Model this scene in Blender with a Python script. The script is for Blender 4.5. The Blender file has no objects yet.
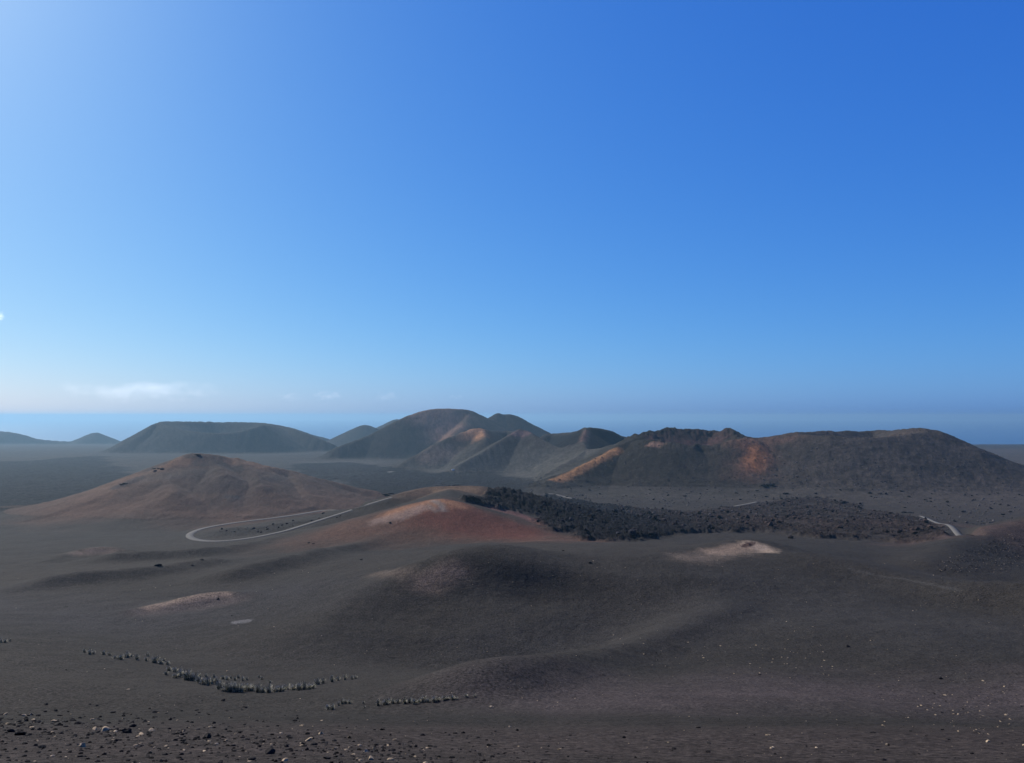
import bpy, math, random, time
import numpy as np
T0 = time.time()
random.seed(7); RNG = np.random.default_rng(11)
SC = bpy.context.scene; C = SC.collection
W, HPX, F = 1024, 763, 770.0
PITCH = math.atan(34/770)
ZC = 300.0                      # camera height above the sea
SUN_AZ, SUN_EL = math.radians(-48), math.radians(36)   # azimuth: negative = left of the view axis

# ------------------------------------------------------------------ helpers
def ray(px, py):
    px = np.asarray(px, float); py = np.asarray(py, float)
    u = (px-512)/F; v = (381.5-py)/F
    ca, sa = math.cos(PITCH), math.sin(PITCH)
    return u, ca - v*sa, sa + v*ca
def at(px, py, Y):
    a, b, c = ray(px, py); k = Y/b
    return np.array([a*k, Y, c*k])
_perm = np.random.default_rng(3).permutation(4096)
_ang = np.random.default_rng(4).random(4096)*2*np.pi
_gx, _gy = np.cos(_ang), np.sin(_ang)
def perlin(x, y, seed=0):
    xi = np.floor(x).astype(np.int64); yi = np.floor(y).astype(np.int64)
    xf = x-xi; yf = y-yi
    u = xf*xf*xf*(xf*(xf*6-15)+10); v = yf*yf*yf*(yf*(yf*6-15)+10)
    def g(ix, iy, dx, dy):
        h = _perm[(_perm[(ix+seed*131) & 4095] + iy) & 4095]
        return _gx[h]*dx + _gy[h]*dy
    a = g(xi, yi, xf, yf); b = g(xi+1, yi, xf-1, yf)
    c = g(xi, yi+1, xf, yf-1); d = g(xi+1, yi+1, xf-1, yf-1)
    return ((a+(b-a)*u) + ((c+(d-c)*u)-(a+(b-a)*u))*v)*1.5
def fbm(x, y, wl, octs=4, seed=0, gain=.5, ridged=False):
    s = 0; a = 1; tot = 0; f = 1.0/wl
    for o in range(octs):
        n = perlin(x*f+17.3*o, y*f-9.1*o, seed+o)
        if ridged: n = 1-2*np.abs(n)
        s = s+a*n; tot += a; a *= gain; f *= 2.03
    return s/tot
def smooth(e0, e1, x):
    t = np.clip((x-e0)/(e1-e0), 0, 1); return t*t*(3-2*t)
def smax(a, b, k):
    h = np.maximum(k-np.abs(a-b), 0)/k
    return np.maximum(a, b)+h*h*k*.25
def seg_dist(x, y, P):
    """distance, interpolated z, signed side to a polyline P (n,3)"""
    bd = np.full(x.shape, 1e18); bz = np.zeros(x.shape); bs = np.zeros(x.shape)
    for a, b in zip(P[:-1], P[1:]):
        dx, dy = b[0]-a[0], b[1]-a[1]; L2 = dx*dx+dy*dy+1e-9
        t = np.clip(((x-a[0])*dx+(y-a[1])*dy)/L2, 0, 1)
        ex = x-(a[0]+t*dx); ey = y-(a[1]+t*dy); d = ex*ex+ey*ey
        m = d < bd
        bd = np.where(m, d, bd); bz = np.where(m, a[2]+t*(b[2]-a[2]), bz)
        bs = np.where(m, (dx*ey-dy*ex)/np.sqrt(L2*(d+1e-6)), bs)
    return np.sqrt(bd), bz, bs
def spline(P, n=4):
    P = np.asarray(P, float)
    Q = np.vstack([2*P[0]-P[1], P, 2*P[-1]-P[-2]]); out = []
    for i in range(1, len(Q)-2):
        p0, p1, p2, p3 = Q[i-1], Q[i], Q[i+1], Q[i+2]
        for t in np.linspace(0, 1, n, endpoint=False):
            out.append(.5*((2*p1)+(-p0+p2)*t+(2*p0-5*p1+4*p2-p3)*t*t+(-p0+3*p1-3*p2+p3)*t**3))
    out.append(Q[-2]); return np.array(out)

# ------------------------------------------------------------------ terrain
# distance / height profiles of the ash ground along five bearings.  second value: height below the eye (negative) or
# the picture row at which the ground at that distance is seen
NEAR_L = [(1,-2.4),(10,-5.9),(20,-9.4),(40,-16.1),(60,-23.0),(69,-26.2),(73,-28.0),(79,-31.0)]
NEAR_R = [(1,-2.4),(10,-5.9),(20,-9.5),(40,-16.3),(60,-23.4),(70,-26.8),(80,-30.2)]
FARZ = [(800,-101),(1000,-107),(1500,-120),(2200,-133),(3200,-148),(5000,-190),(6500,-245),(7700,-300.5),(9500,-345)]
COLS = [
 NEAR_L+[(90,-34.2),(102,689),(118,671),(150,642),(195,615),(255,588),(330,566),(450,546),(600,530)]+FARZ,
 NEAR_L+[(90,-34.2),(102,697),(118,685),(150,660),(178,640),(205,617),(240,596),(285,575),(340,560),(440,546),(600,531)]+FARZ,
 NEAR_R+[(92,702),(118,681),(150,665),(170,657),(184,645),(195,628),(205,606),(215,584),(226,567),(243,557),(275,551),(330,545),(410,540),(480,534),(600,524)]+FARZ,
 NEAR_R+[(92,698),(115,680),(140,656),(170,632),(198,610),(212,595),(228,579),(248,565),(275,556),(310,552),(350,548),(410,542),(480,534),(600,524)]+FARZ,
 NEAR_R+[(92,700),(112,681),(138,655),(165,632),(190,614),(205,605),(240,600),(275,589),(330,575),(400,560),(480,545),(600,529)]+FARZ]
def _colz(c):
    Y = np.array([a for a, b in c], float); z = np.array([b if b < 0 else at(512, b, a)[2] for a, b in c]); L = np.log(Y)
    h = np.diff(L); d = np.diff(z)/h; m = np.zeros(len(L)); m[0] = d[0]; m[-1] = d[-1]
    for k in range(1, len(L)-1):
        if d[k-1]*d[k] > 0: m[k] = 2*d[k-1]*d[k]/(d[k-1]+d[k])
    return L, z, m, h
_CZ = [_colz(c) for c in COLS]
def base(x, y):
    r = np.sqrt(x*x+y*y); yy = np.maximum(y, r*.45); l = np.log(np.maximum(yy, 1))
    zs = []
    for L, z, m, h in _CZ:
        i = np.clip(np.searchsorted(L, l)-1, 0, len(L)-2); t = np.clip((l-L[i])/h[i], 0, 1.3)
        zs.append((2*t**3-3*t**2+1)*z[i]+(t**3-2*t**2+t)*h[i]*m[i]+(-2*t**3+3*t**2)*z[i+1]+(t**3-t**2)*h[i]*m[i+1])
    zs = np.stack([zs[0]]+zs+[zs[4]]); p = np.clip((512+770*np.clip(x/np.maximum(yy, 1), -2, 2))/256, 0, 3.9999)
    k = p.astype(int); t = p-k; g = lambda o: np.take_along_axis(zs, (k+o)[None], 0)[0]
    p0, p1, p2, p3 = g(0), g(1), g(2), g(3)
    return .5*((2*p1)+(-p0+p2)*t+(2*p0-5*p1+4*p2-p3)*t*t+(-p0+3*p1-3*p2+p3)*t**3)

# folds: additive soft ridges in the near ash   (pts px,py,Y), amplitude, width left, width right
def P3(pts): return spline([at(*p) for p in pts], 4)
FOLDS = [
 (P3([(480,564,233),(430,578,222),(370,612,205),(310,642,178)]), (7.0, 3.6), 26, 16),
 (P3([(560,590,212),(500,620,200),(440,655,172)]), (-4.5, -3.5), 26, 24),
 (P3([(730,612,196),(680,624,178),(600,655,142),(540,682,116),(480,697,100)]), (2.6, 4.4), 7, 12),
 (P3([(820,564,258),(900,579,236),(980,596,211),(1030,604,203),(1120,625,180)]), (4.0, 6.0), 18, 14),
 (P3([(1060,700,75),(900,662,118),(800,645,145),(700,650,140)]), (-1.4, -1.0), 18, 20),
 (P3([(400,552,400),(350,559,360),(290,574,310),(240,585,275)]), (2.8, 4.6), 8, 14),
 (P3([(320,537,490),(250,552,410),(190,561,370),(120,571,350)]), (3.2, 3.8), 8, 15),
 (P3([(210,570,330),(150,586,295),(60,601,268)]), (2.6, 4.0), 7, 15),
 (P3([(-80,585,300),(30,618,215),(150,640,170),(250,655,145)]), (-1.6, -1.6), 22, 22),
 (P3([(1040,580,310),(930,570,330),(860,562,350)]), (-4, -2), 26, 24),
]
# hills: name, crests, slope, rounding, total drop, smooth k
HILLS = []
def hill(label, crests, s, r, Hc, k=6, rug=0.0, n=4):
    HILLS.append(dict(label=label, crests=[P3(c) if n else np.array([at(*p) for p in c]) for c in crests],
                      s=([s]*len(crests) if not isinstance(s, (list, tuple)) else s), r=r, Hc=Hc, k=k, rug=rug))
hill('low far ridge at the left edge', [[(-160,425,5600),(-60,428,5500),(0,431,5400),(20,434,5400),(45,440,5400),(110,443,5400)],
      [(75,440,5600),(85,436.5,5550),(95,432.5,5500),(105,435.5,5500),(118,441,5500)]], .5, 10, 140, 10)
hill('flat topped mesa-like crater', [[(124,447,3050),(142,434,3080),(158,422.5,3150),(180,421.5,3400),(220,422,3560),(262,423,3500),(290,428,3330),(318,438,3200),(345,450,3150)],
      [(158,422.5,3150),(178,429,3050),(205,433,3000),(235,432,3010),(262,425,3100),(275,425,3300)]], .66, 6, 135, 10)
hill('small far cones', [[(275,428,4700),(288,427,4700),(310,434,4700),(325,438,4700)],
      [(345,434,4300),(362,425.5,4300),(372,427,4300),(385,434,4300)]], .5, 12, 160, 10)
hill('far peak', [[(380,430,4900),(393,420.5,4900),(402,420,4900),(420,430,4900)]], .5, 12, 180, 10)
hill('big rounded volcano', [[(340,447,2450),(372,434,2560),(398,421,2620),(416,413,2680),(432,409.5,2720),(455,409,2760),(470,410.5,2800),(478,415,2820),(487,420.5,2840),(500,429,2850)],
      [(470,410.5,2800),(467,420,2680),(462,427,2600)]], [.62,.5], 9, 190, 12)
hill('second volcano behind', [[(472,430,3000),(487,420.5,3000),(493,416,3000),(498,413.3,3000),(503,414.6,3000),(513,415,3000),(528,422,3000),(543,429.5,3000),(560,438,3000)]], .62, 5, 190, 10)
hill('twin cone with orange tip', [[(392,470,1800),(415,456,1840),(440,441,1890),(458,434,1920),(474,428.5,1940),(484,429,1950),(490,431,2060),(505,431,2130),(520,431,2100)],
      [(474,428.5,1940),(482,431,1925),(486,440,1840)],
      [(520,429,1800),(500,441,1740),(478,455,1680),(460,464,1640)],
      [(520,429,1800),(527,431,1790),(540,439,1720),(556,447,1660),(575,456,1600)]], .62, 4, 108, 16)
hill('crater with dark bowl', [[(545,434,2080),(560,433,2060),(575,431.5,1900),(587,427.5,1740),(600,428.5,1760),(612,431,1800),(622,436,1830),(640,438,1780),(655,437,1600)],
      [(587,427.5,1740),(583,440,1610),(586,449,1520),(578,458,1430),(560,470,1330),(545,478,1270)],
      [(586,449,1520),(600,451,1440),(612,450,1400),(622,447,1400),(634,440,1400)]], [.8,.62,.62], 2.5, 100, 10)
hill('long rugged crater ridge', [[(548,484,1110),(566,474,1160),(590,462,1220),(614,449,1290),(630,441,1330),(643,435.5,1380),(655,431,1420),(675,428.5,1450),(700,430,1470),(720,430.5,1470),(729,429.5,1440),(736,435,1400)],
      [(640,440,1320),(655,441,1270),(670,443,1245),(690,445,1235),(706,446,1235),(722,443,1232),(737,440,1232),(752,438.5,1240)],
      [(736,437.5,1290),(750,438,1270),(765,437,1255),(785,434,1250),(800,432.5,1255),(830,431.5,1320),(870,431,1380),(893,430.5,1330),(905,429,1260),(922,428.5,1225),(932,429.5,1215)],
      [(785,434,1250),(830,436,1200),(870,438,1180),(905,435,1190),(932,429.5,1215)],
      [(932,429.5,1215),(950,437,1205),(975,447.5,1200),(1005,461,1195),(1040,476,1190)]], .5, 5, 98, 34, .9)
hill('reddish brown hill at left', [[(-60,521,780),(0,512,790),(40,509,790),(80,498,790),(115,485,790),(140,474,790),(160,467,790),(178,459,795),(195,453,800),(222,456,810),(255,463,820),(290,471,830),(330,481,840),(368,490,850)],
      [(195,453,800),(212,463,785),(225,474,755)],[(235,458,812),(250,470,785),(262,484,745)],[(290,471,830),(300,483,790),(308,495,750)],[(160,467,790),(168,478,750),(176,492,700)],[(115,485,790),(130,497,730),(150,512,680)]], [.42,.40,.38,.36,.42,.40], 4, 80, 26, .05)
hill('red mound', [[(345,535,415),(385,517,425),(405,508,432),(425,501,437),(440,499,440),(455,503,442),(480,516,440),(520,533,430)],
      [(405,493,520),(430,487,540),(470,486,550),(500,491,550),(530,500,540)],[(440,499,440),(447,495,480),(450,489,530)]], .29, 4, 36, 9)
hill('tan capped mound', [[(640,568,245),(685,555,262),(715,546.5,275),(742,540,283),(757,540.5,285),(770,547,284),(795,560,272)]], .34, 5, 22, 6)
hill('dark dune with tan crest', [[(130,611,216),(160,603.5,222),(190,596.5,228),(215,592.5,232),(235,592.5,234),(255,599,231),(275,610,225)]], .42, 2.5, 13, 2.5)
hill('small tan dune', [[(50,560,350),(75,551,372),(95,547,380),(115,547.5,382),(140,556,372)]], .36, 3, 14, 3)
hill('brown gravel slope at the right edge', [[(925,560,345),(950,546,380),(985,532,420),(1024,521,450),(1100,505,470)]], .35, 8, 38, 5, .1)
hill('pale low swell', [[(425,585,216),(443,573,224),(465,565.5,233)]], .22, 6, 6, 3)
hill('pale low swell b', [[(365,572,320),(390,569,335),(412,571,335)]], .22, 5, 7, 3)

LEFTH = [h['label'] for h in HILLS].index('reddish brown hill at left')+1
RIDGE = [h['label'] for h in HILLS].index('long rugged crater ridge')+1
def tent(x, y, h):
    out = np.full(x.shape, -1e4)
    r, Hc = h['r'], h['Hc']; R = 2.6*Hc/min(h['s'])+30
    for P, s in zip(h['crests'], h['s']):
        m = (x > P[:,0].min()-R) & (x < P[:,0].max()+R) & (y > P[:,1].min()-R) & (y < P[:,1].max()+R)
        if not m.any(): continue
        xs, ys = x[m], y[m]; best = np.full(xs.shape, -1e4)
        for a, b in zip(P[:-1], P[1:]):
            dx, dy = b[0]-a[0], b[1]-a[1]; L2 = dx*dx+dy*dy+1e-9
            t = np.clip(((xs-a[0])*dx+(ys-a[1])*dy)/L2, 0, 1)
            d = np.sqrt((xs-a[0]-t*dx)**2+(ys-a[1]-t*dy)**2+r*r)-r
            v = a[2]+t*(b[2]-a[2])-Hc*(1-(1-np.minimum(s*d/(Hc*1.25), 1))**1.25)-.8*s*np.maximum(d-Hc*1.25/s, 0)
            best = np.maximum(best, v)
        out[m] = np.maximum(out[m], best)
    return out
def H0(x, y, owner=False):
    shp = x.shape; x = x.ravel(); y = y.ravel()
    # warp a little so the crests and feet are not ruler-straight
    wa = np.clip(y/2500, 0, 1)
    wx = x+fbm(x, y, 60, 3, 40)*5*wa; wy = y+fbm(x, y, 60, 3, 50)*5*wa
    z = base(x, y)
    for P, (A0, A1), wl, wr in FOLDS:
        P = P.copy(); P[:, 2] = np.linspace(A0, A1, len(P))
        R = 3*max(wl, wr)
        m = (x > P[:,0].min()-R) & (x < P[:,0].max()+R) & (y > P[:,1].min()-R) & (y < P[:,1].max()+R)
        if not m.any(): continue
        xs, ys = x[m], y[m]; acc = np.zeros(xs.shape); sg = 1 if A0 > 0 else -1
        for a, b in zip(P[:-1], P[1:]):
            dx, dy = b[0]-a[0], b[1]-a[1]; L2 = dx*dx+dy*dy+1e-9
            t = np.clip(((xs-a[0])*dx+(ys-a[1])*dy)/L2, 0, 1)
            ex = xs-(a[0]+t*dx); ey = ys-(a[1]+t*dy); d = ex*ex+ey*ey
            sd = (dx*ey-dy*ex)/np.sqrt(L2*(d+1e-3)); w = wl+(wr-wl)*(.5-.5*sd)
            acc += (abs(1.0)*np.abs(a[2]+t*(b[2]-a[2]))*np.exp(-d/(w*w)))**6
        z[m] += sg*acc**(1/6)*.88
    own = np.zeros(x.shape, np.int16)
    for i, h in enumerate(HILLS):
        t = tent(wx, wy, h)
        own = np.where(t > z+.2, i+1, own)
        z = smax(z, t, h['k'])
    z = z.reshape(shp)
    return (z, own.reshape(shp)) if owner else z
def hit(px, py, fn=None, ymin=8, ymax=9000, n=700):
    """where the sight line through (px,py) meets the terrain"""
    fn = fn or H0
    px = np.atleast_1d(np.asarray(px, float)); py = np.atleast_1d(np.asarray(py, float))
    a, b, c = ray(px, py)
    Y = np.exp(np.linspace(math.log(ymin), math.log(ymax), n))
    X = (a/b)[:,None]*Y[None]; YY = np.broadcast_to(Y[None], X.shape); Z = (c/b)[:,None]*Y[None]
    D = Z-fn(X.copy(), YY.copy())
    below = D < 0; k = np.argmax(below, 1); k = np.where(below.any(1), np.maximum(k, 1), n-1)
    r = np.arange(len(k)); d0, d1 = D[r,k-1], D[r,k]
    t = np.clip(d0/(d0-d1+1e-9), 0, 1)
    y = Y[k-1]+t*(Y[k]-Y[k-1]); x = a/b*y
    return np.stack([x, y, fn(x.copy(), y.copy())], 1)

# road centre lines, lava fields and colour patches are laid out on the terrain they lie on
def onground(pts): p = np.array(pts, float); return hit(p[:,0], p[:,1])
ROAD_L = spline(onground([(392,497.5),(378,501.5),(364,505.5),(350,507),(337,508.5),(309,513.5),(285,516.5),(266,519),(240,522),(215,526),(200,529.5),(191,533),(189,536),(193,539),(205,541),(223,541),(240,539.5),(255,537.5),(272,534),(287.5,530.5),(300,526.5),(313,522.5),(327,518),(341,513.5),(352,510)]), 8)
ROAD_R = spline(onground([(921,516),(929,519.5),(938,523.5),(950,528.5),(962,532.5),(970,535)]), 6)
def relax(P, n):
    for _ in range(n): P[1:-1] = (P[:-2]+2*P[1:-1]+P[2:])/4
    return P
relax(ROAD_L, 25); relax(ROAD_R, 6)
for P_ in (ROAD_L, ROAD_R):
    P_[:, 2] = H0(P_[:, 0].copy(), P_[:, 1].copy()); zt = P_[:, 2:3].copy(); relax(zt, 30); P_[:, 2] = zt[:, 0]
print(np.round(ROAD_L[::8]))
ROADS = [(ROAD_L, 4.8), (ROAD_R, 4.0)]
MINOR = []
for pts, w in (([(548,493.5),(556,494.5),(566,497),(574,499)], 5), ([(642,508.5),(652,508.5),(660,509.5)], 4), ([(734,506.5),(742,505),(750,503.5),(757,502)], 4.5),
               ([(386,472.5),(394,471.5)], 16)):
    P_ = spline(onground(pts), 5); P_[:, 2] = H0(P_[:, 0].copy(), P_[:, 1].copy()); ROADS.append((P_, w))
print('roads', ROAD_L[:, 1].min(), ROAD_L[:, 1].max(), time.time()-T0)

def poly_sdf(x, y, P):
    """signed distance (negative inside) to a closed polygon (n,2)"""
    d = np.full(x.shape, 1e18); ins = np.zeros(x.shape, bool)
    n = len(P)
    for i in range(n):
        a, b = P[i], P[(i+1) % n]
        dx, dy = b[0]-a[0], b[1]-a[1]; L2 = dx*dx+dy*dy+1e-9
        t = np.clip(((x-a[0])*dx+(y-a[1])*dy)/L2, 0, 1)
        d = np.minimum(d, (x-a[0]-t*dx)**2+(y-a[1]-t*dy)**2)
        c = (a[1] > y) != (b[1] > y)
        ins ^= c & (x < (b[0]-a[0])*(y-a[1])/(b[1]-a[1]+1e-12)+a[0])
    return np.sqrt(d)*np.where(ins, -1, 1)
LAVA = [onground(p)[:, :2] for p in (
  [(470,503),(492,499),(512,494),(545,495),(575,501),(610,505),(640,509),(668,512),(690,512),(720,509),(750,505),(790,499),(830,497),(848,504),(875,512),(910,517),(935,524),
   (950,532),(935,541),(890,541),(830,538),(795,534),(760,532),(730,533),(690,533),(660,538),(625,540),(585,541),(566,534),(548,527),(537,517),(510,511)],
  [(208,534),(225,530),(260,527),(300,522.5),(330,516.5),(345,514),(325,518.5),(300,525),(270,532.5),(235,537),(212,537.5)],
)]
LAVA_B = [.9, .35]    # how high the blocks stand
FARLAVA = [onground(p)[:, :2] for p in (
  [(-200,462),(0,462),(100,456),(230,460),(300,464),(360,462),(400,468),(440,473),(500,470),(545,480),(520,490),(480,490),(440,488),(400,500),(375,492),(330,481),(250,470),(130,480),(60,505),(-200,512)],)]
print('lava', [(round(l[:,1].min()), round(l[:,1].max())) for l in LAVA+FARLAVA], time.time()-T0)

def masks(x, y):
    """lava mask (0..1), block height, far-lava mask, road distance"""
    shp = x.shape; x = x.ravel(); y = y.ravel()
    lav = np.zeros(x.shape); far = np.zeros(x.shape); rd = np.full(x.shape, 1e3); rz = np.zeros(x.shape)
    for P, b in zip(LAVA, LAVA_B):
        m = (x > P[:,0].min()-40) & (x < P[:,0].max()+40) & (y > P[:,1].min()-40) & (y < P[:,1].max()+40)
        if m.any():
            d = poly_sdf(x[m], y[m], P)+(fbm(x[m], y[m], 40, 5, 70, .62)*30+fbm(x[m], y[m], 9, 3, 77)*11)*b
            sp = smooth(60, 200, x[m])*.85
            brk = smooth(-.35, .25, fbm(x[m], y[m], 34, 4, 74)+(1-sp)*.9)
            lav[m] = np.maximum(lav[m], b*smooth(6, -7, d)*(1-sp+sp*brk)*(1-.2*sp))
    for P in FARLAVA:
        m = (y > P[:,1].min()-60) & (y < P[:,1].max()+60)
        if m.any():
            d = poly_sdf(x[m], y[m], P)+fbm(x[m], y[m], 160, 4, 71)*(22+50*smooth(1100, 1800, y[m]))
            far[m] = smooth(20, -20, d)
    for P, w in ROADS:
        R = 14
        m = (x > P[:,0].min()-R) & (x < P[:,0].max()+R) & (y > P[:,1].min()-R) & (y < P[:,1].max()+R)
        if m.any():
            d, zz, _ = seg_dist(x[m], y[m], P); d = d-w/2; c = d < rd[m]
            rz[m] = np.where(c, zz, rz[m]); rd[m] = np.where(c, d, rd[m])
    return lav.reshape(shp), far.reshape(shp), rd.reshape(shp), rz.reshape(shp)
def Hfull(x, y, full=False):
    z, own = H0(x, y, True)
    lav, far, rd, rz = masks(x, y); far = far*np.where((own > 0)&(y < 2600), 0, 1)
    rk = smooth(.5, 7, rd)
    r = np.sqrt(x*x+y*y)
    z = z+fbm(x, y, 38, 4, 1)*1.0*smooth(90, 220, r)*rk
    z = z+fbm(x, y, 9, 3, 5)*.22*smooth(30, 90, r)*rk
    z = z+fbm(x, y, 1.6, 3, 8)*.035
    z = z+fbm(x, y, 260, 5, 12)*4.0*smooth(1000, 2200, r)
    hm = (own > 0)&(r > 650)
    rug = np.zeros(x.shape)
    for i, h in enumerate(HILLS):
        if h['rug'] > 0: rug = np.where(own == i+1, h['rug'], rug)
    z = z+np.where(hm, np.where(own == LEFTH, .35, 1)*fbm(x, y, 34, 4, 20, .55)*(1.1+rug*2.0)+fbm(x, y, 16, 3, 24, .6, True)*.7, 0)
    # the broken rim of the middle crater
    cr = CR_RIM
    d, _, _ = seg_dist(x.ravel(), y.ravel(), cr); d = d.reshape(x.shape)
    z = z+np.exp(-(d/34)**2)*(fbm(x, y, 24, 4, 22, .6, True)*6.5-2)
    # clinker
    rid = fbm(x, y, 13, 5, 30, .62, True)
    z = z+lav*(rid*3.0+fbm(x, y, 5.5, 3, 34, .65, True)*1.9+.5+fbm(x, y, 46, 2, 33)*1.8)*rk
    z = z+far*fbm(x, y, 24, 4, 36, .6, True)*2.4*smooth(1.05, .2, lav)*rk
    rr = smooth(380, 520, r)*smooth(1250, 1000, r)*(x > -.05*y)
    z = z+rr*fbm(x, y, 10, 3, 38)*.5*rk
    z = np.where(rd < 50, rz+(z-rz)*smooth(1.2, 9, rd), z)
    if full: return z, own, lav, far, rd
    return z
CR_RIM = np.array([at(*p) for p in [(640,437,1400),(675,428.5,1450),(729,429.5,1440),(736,437.5,1290),(706,446,1235),(655,441,1270)]])

# ---- colour (albedo) of the ground: pigment regions, plus shade painted into the crater bowls
AK = .62
ASH = np.array([.0410,.0360,.0308])
def strokes():
    S = []
    def st(pts, R, col, a=1.0, edge=.6, n=1, hmin=None):
        S.append((onground(pts), R, np.array(col), a, edge, n))
    TAN = (.34,.245,.175); OCH = (.34,.17,.075); RED = (.125,.050,.036); BRN = (.108,.064,.046); GRN=(.085,.088,.08)
    # near ground: warm brown cinder across the bottom
    st([(-50,750),(300,745),(700,740),(1100,745)], 22, (.060,.048,.043), .9, 1)
    st([(620,700),(800,690),(1000,700),(1100,690)], 26, (.078,.062,.060), .8, 1)
    st([(560,650),(700,610),(800,600),(950,630)], 34, (.050,.046,.043), .6, 1)
    st([(-60,600),(100,620),(250,600)], 40, (.048,.044,.044), .7, 1)
    # left hill
    st([(110,500),(200,480),(300,492),(220,505)], 85, BRN, .9, .9)
    st([(115,487),(160,470),(200,460),(250,466),(290,473)], 34, (.17,.105,.072), .8, 1); st([(175,464),(198,457),(225,460),(260,466)], 22, (.30,.155,.09), .85, .9)
    st([(150,478),(175,474),(200,472)], 14, (.20,.15,.11), .6, .8); st([(200,463),(220,464)], 9, (.055,.045,.045), .7, .5)
    st([(195,455),(215,457)], 12, (.05,.04,.042), .75, .5)
    st([(150,469),(165,463)], 10, (.055,.045,.045), .8, .5); st([(120,486),(135,480)], 9, (.06,.048,.048), .8, .5)
    st([(225,467),(235,470)], 9, (.05,.045,.048), .7, .5); st([(228,497),(236,498)], 4, (.05,.045,.048), .7, .5)
    st([(270,480),(285,477)], 7, (.08,.06,.06), .6, .5)
    # red mound
    st([(350,530),(400,522),(450,524),(500,530),(535,538)], 46, (.112,.062,.044), .9, 1)
    st([(440,515),(470,525),(500,530)], 24, RED, .95, .8); st([(455,505),(480,518),(520,530)], 16, RED, .9, .8)
    st([(395,513),(420,505.5),(440,502),(455,505)], 10, (.33,.165,.09), .9, 1)
    st([(434,501),(441,505),(443,510)], 3.2, (.26,.21,.17), .8, 1); st([(428,505),(436,511)], 2.5, (.24,.19,.15), .6, 1)
    st([(415,492),(440,489),(475,489)], 22, (.12,.078,.055), .8, 1); st([(440,490),(470,489)], 9, (.25,.165,.10), .6, 1)
    st([(380,520),(400,516),(420,508)], 7, (.27,.19,.15), .7, .8)
    st([(545,525),(520,515),(500,511)], 12, (.18,.085,.070), .7, .8)
    # tan patches
    st([(690,558),(725,553),(745,549)], 9, (.17,.13,.10), .8, 1); st([(715,552),(738,548),(752,545)], 6, (.28,.20,.145), .85, 1); st([(752,544),(762,547),(766,551)], 5, (.40,.30,.22), .85, .9)
    st([(745,546),(752,543)], 1.6, (.06,.035,.03), .9, .4)
    st([(150,607),(175,601.5),(200,597),(225,594)], 3.2, (.38,.27,.19), .85, 1); st([(150,611),(190,604),(230,600)], 7, (.13,.10,.09), .6, 1)
    st([(78,553),(95,550),(110,551)], 7, (.17,.125,.10), .75, 1)
    st([(378,574),(392,572.5),(403,572)], 5, (.12,.09,.07), .7, 1); st([(428,580),(440,575),(452,571)], 7, (.16,.115,.09), .75, 1)
    st([(239,622.5),(244,621.5)], 2.0, (.16,.15,.145), .9, .4)
    st([(850,569),(905,579),(960,591)], 1.0, (.085,.08,.074), .5, 1)
    # slopes on the right
    st([(950,535),(1024,530),(1060,550)], 40, (.070,.048,.041), .9, .8)
    st([(780,520),(860,525),(930,525)], 55, (.072,.049,.040), .8, .9)
    # olive-grey ash fields round the cones
    st([(560,487),(620,494),(700,497),(780,493),(860,493),(960,502)], 60, (.050,.045,.037), .7, .9)
    st([(545,475),(530,470),(570,460)], 90, (.080,.075,.062), .7, .9)
    st([(440,462),(470,466),(530,465)], 90, (.074,.070,.060), .7, .9)
    # orange spine and saddle
    st([(556,480),(575,471),(598,459),(616,450)], 13, OCH, .95, .9)
    st([(752,441),(757,450),(756,460),(752,472)], 42, (.19,.088,.052), .75, 1); st([(750,444),(756,452),(754,466)], 22, (.50,.19,.07), .9, 1); st([(748,443),(770,441),(790,439)], 14, (.24,.10,.06), .7, 1)
    st([(735,443),(770,440),(800,437)], 26, (.13,.072,.05), .6, .9); st([(780,437),(840,434),(920,431)], 12, (.18,.115,.085), .6, .9)
    st([(800,470),(770,480),(830,478)], 40, (.055,.043,.035), .4, 1)
    st([(655,441),(690,444),(715,441)], 22, (.15,.075,.062), .8, .8)
    st([(650,445),(660,445)], 9, (.26,.15,.11), .7, .8)
    st([(587,431),(583,440)], 14, (.13,.075,.06), .8, .8); 
    # far cones
    st([(445,437),(470,433),(480,431)], 40, (.26,.145,.09), .85, 1); st([(476,431),(482,436)], 26, (.33,.17,.09), .8, .9)
    st([(515,433),(525,434)], 22, (.15,.09,.09), .7, .9)
    st([(425,415),(445,413),(440,424)], 110, (.20,.125,.095), .8, 1); st([(455,428),(440,432)], 60, (.20,.12,.09), .5, 1)
    st([(430,456),(445,452)], 40, (.22,.155,.12), .5, 1)
    st([(330,462),(360,462),(240,466)], 120, (.075,.073,.066), .6, .9)
    st([(330,476),(365,474)], 50, (.07,.07,.068), .6, .8)
    st([(985,452),(1024,450)], 500, (.07,.058,.05), .8, .8)
    st([(0,445),(60,447),(120,446)], 500, (.04,.037,.035), .6, .8)
    return S
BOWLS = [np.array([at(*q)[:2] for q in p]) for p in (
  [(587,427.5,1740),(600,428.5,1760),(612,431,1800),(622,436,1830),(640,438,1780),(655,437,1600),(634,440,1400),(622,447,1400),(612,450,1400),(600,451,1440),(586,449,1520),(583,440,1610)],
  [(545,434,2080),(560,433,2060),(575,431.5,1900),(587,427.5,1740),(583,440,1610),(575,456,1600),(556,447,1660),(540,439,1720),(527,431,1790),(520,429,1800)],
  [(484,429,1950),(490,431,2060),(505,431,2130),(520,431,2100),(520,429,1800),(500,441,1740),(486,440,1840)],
  [(643,435.5,1380),(655,431,1420),(675,428.5,1450),(700,430,1470),(720,430.5,1470),(729,429.5,1440),(736,435,1400),(722,443,1232),(706,446,1235),(690,445,1235),(670,443,1245),(655,441,1270),(640,440,1320)])]
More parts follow.
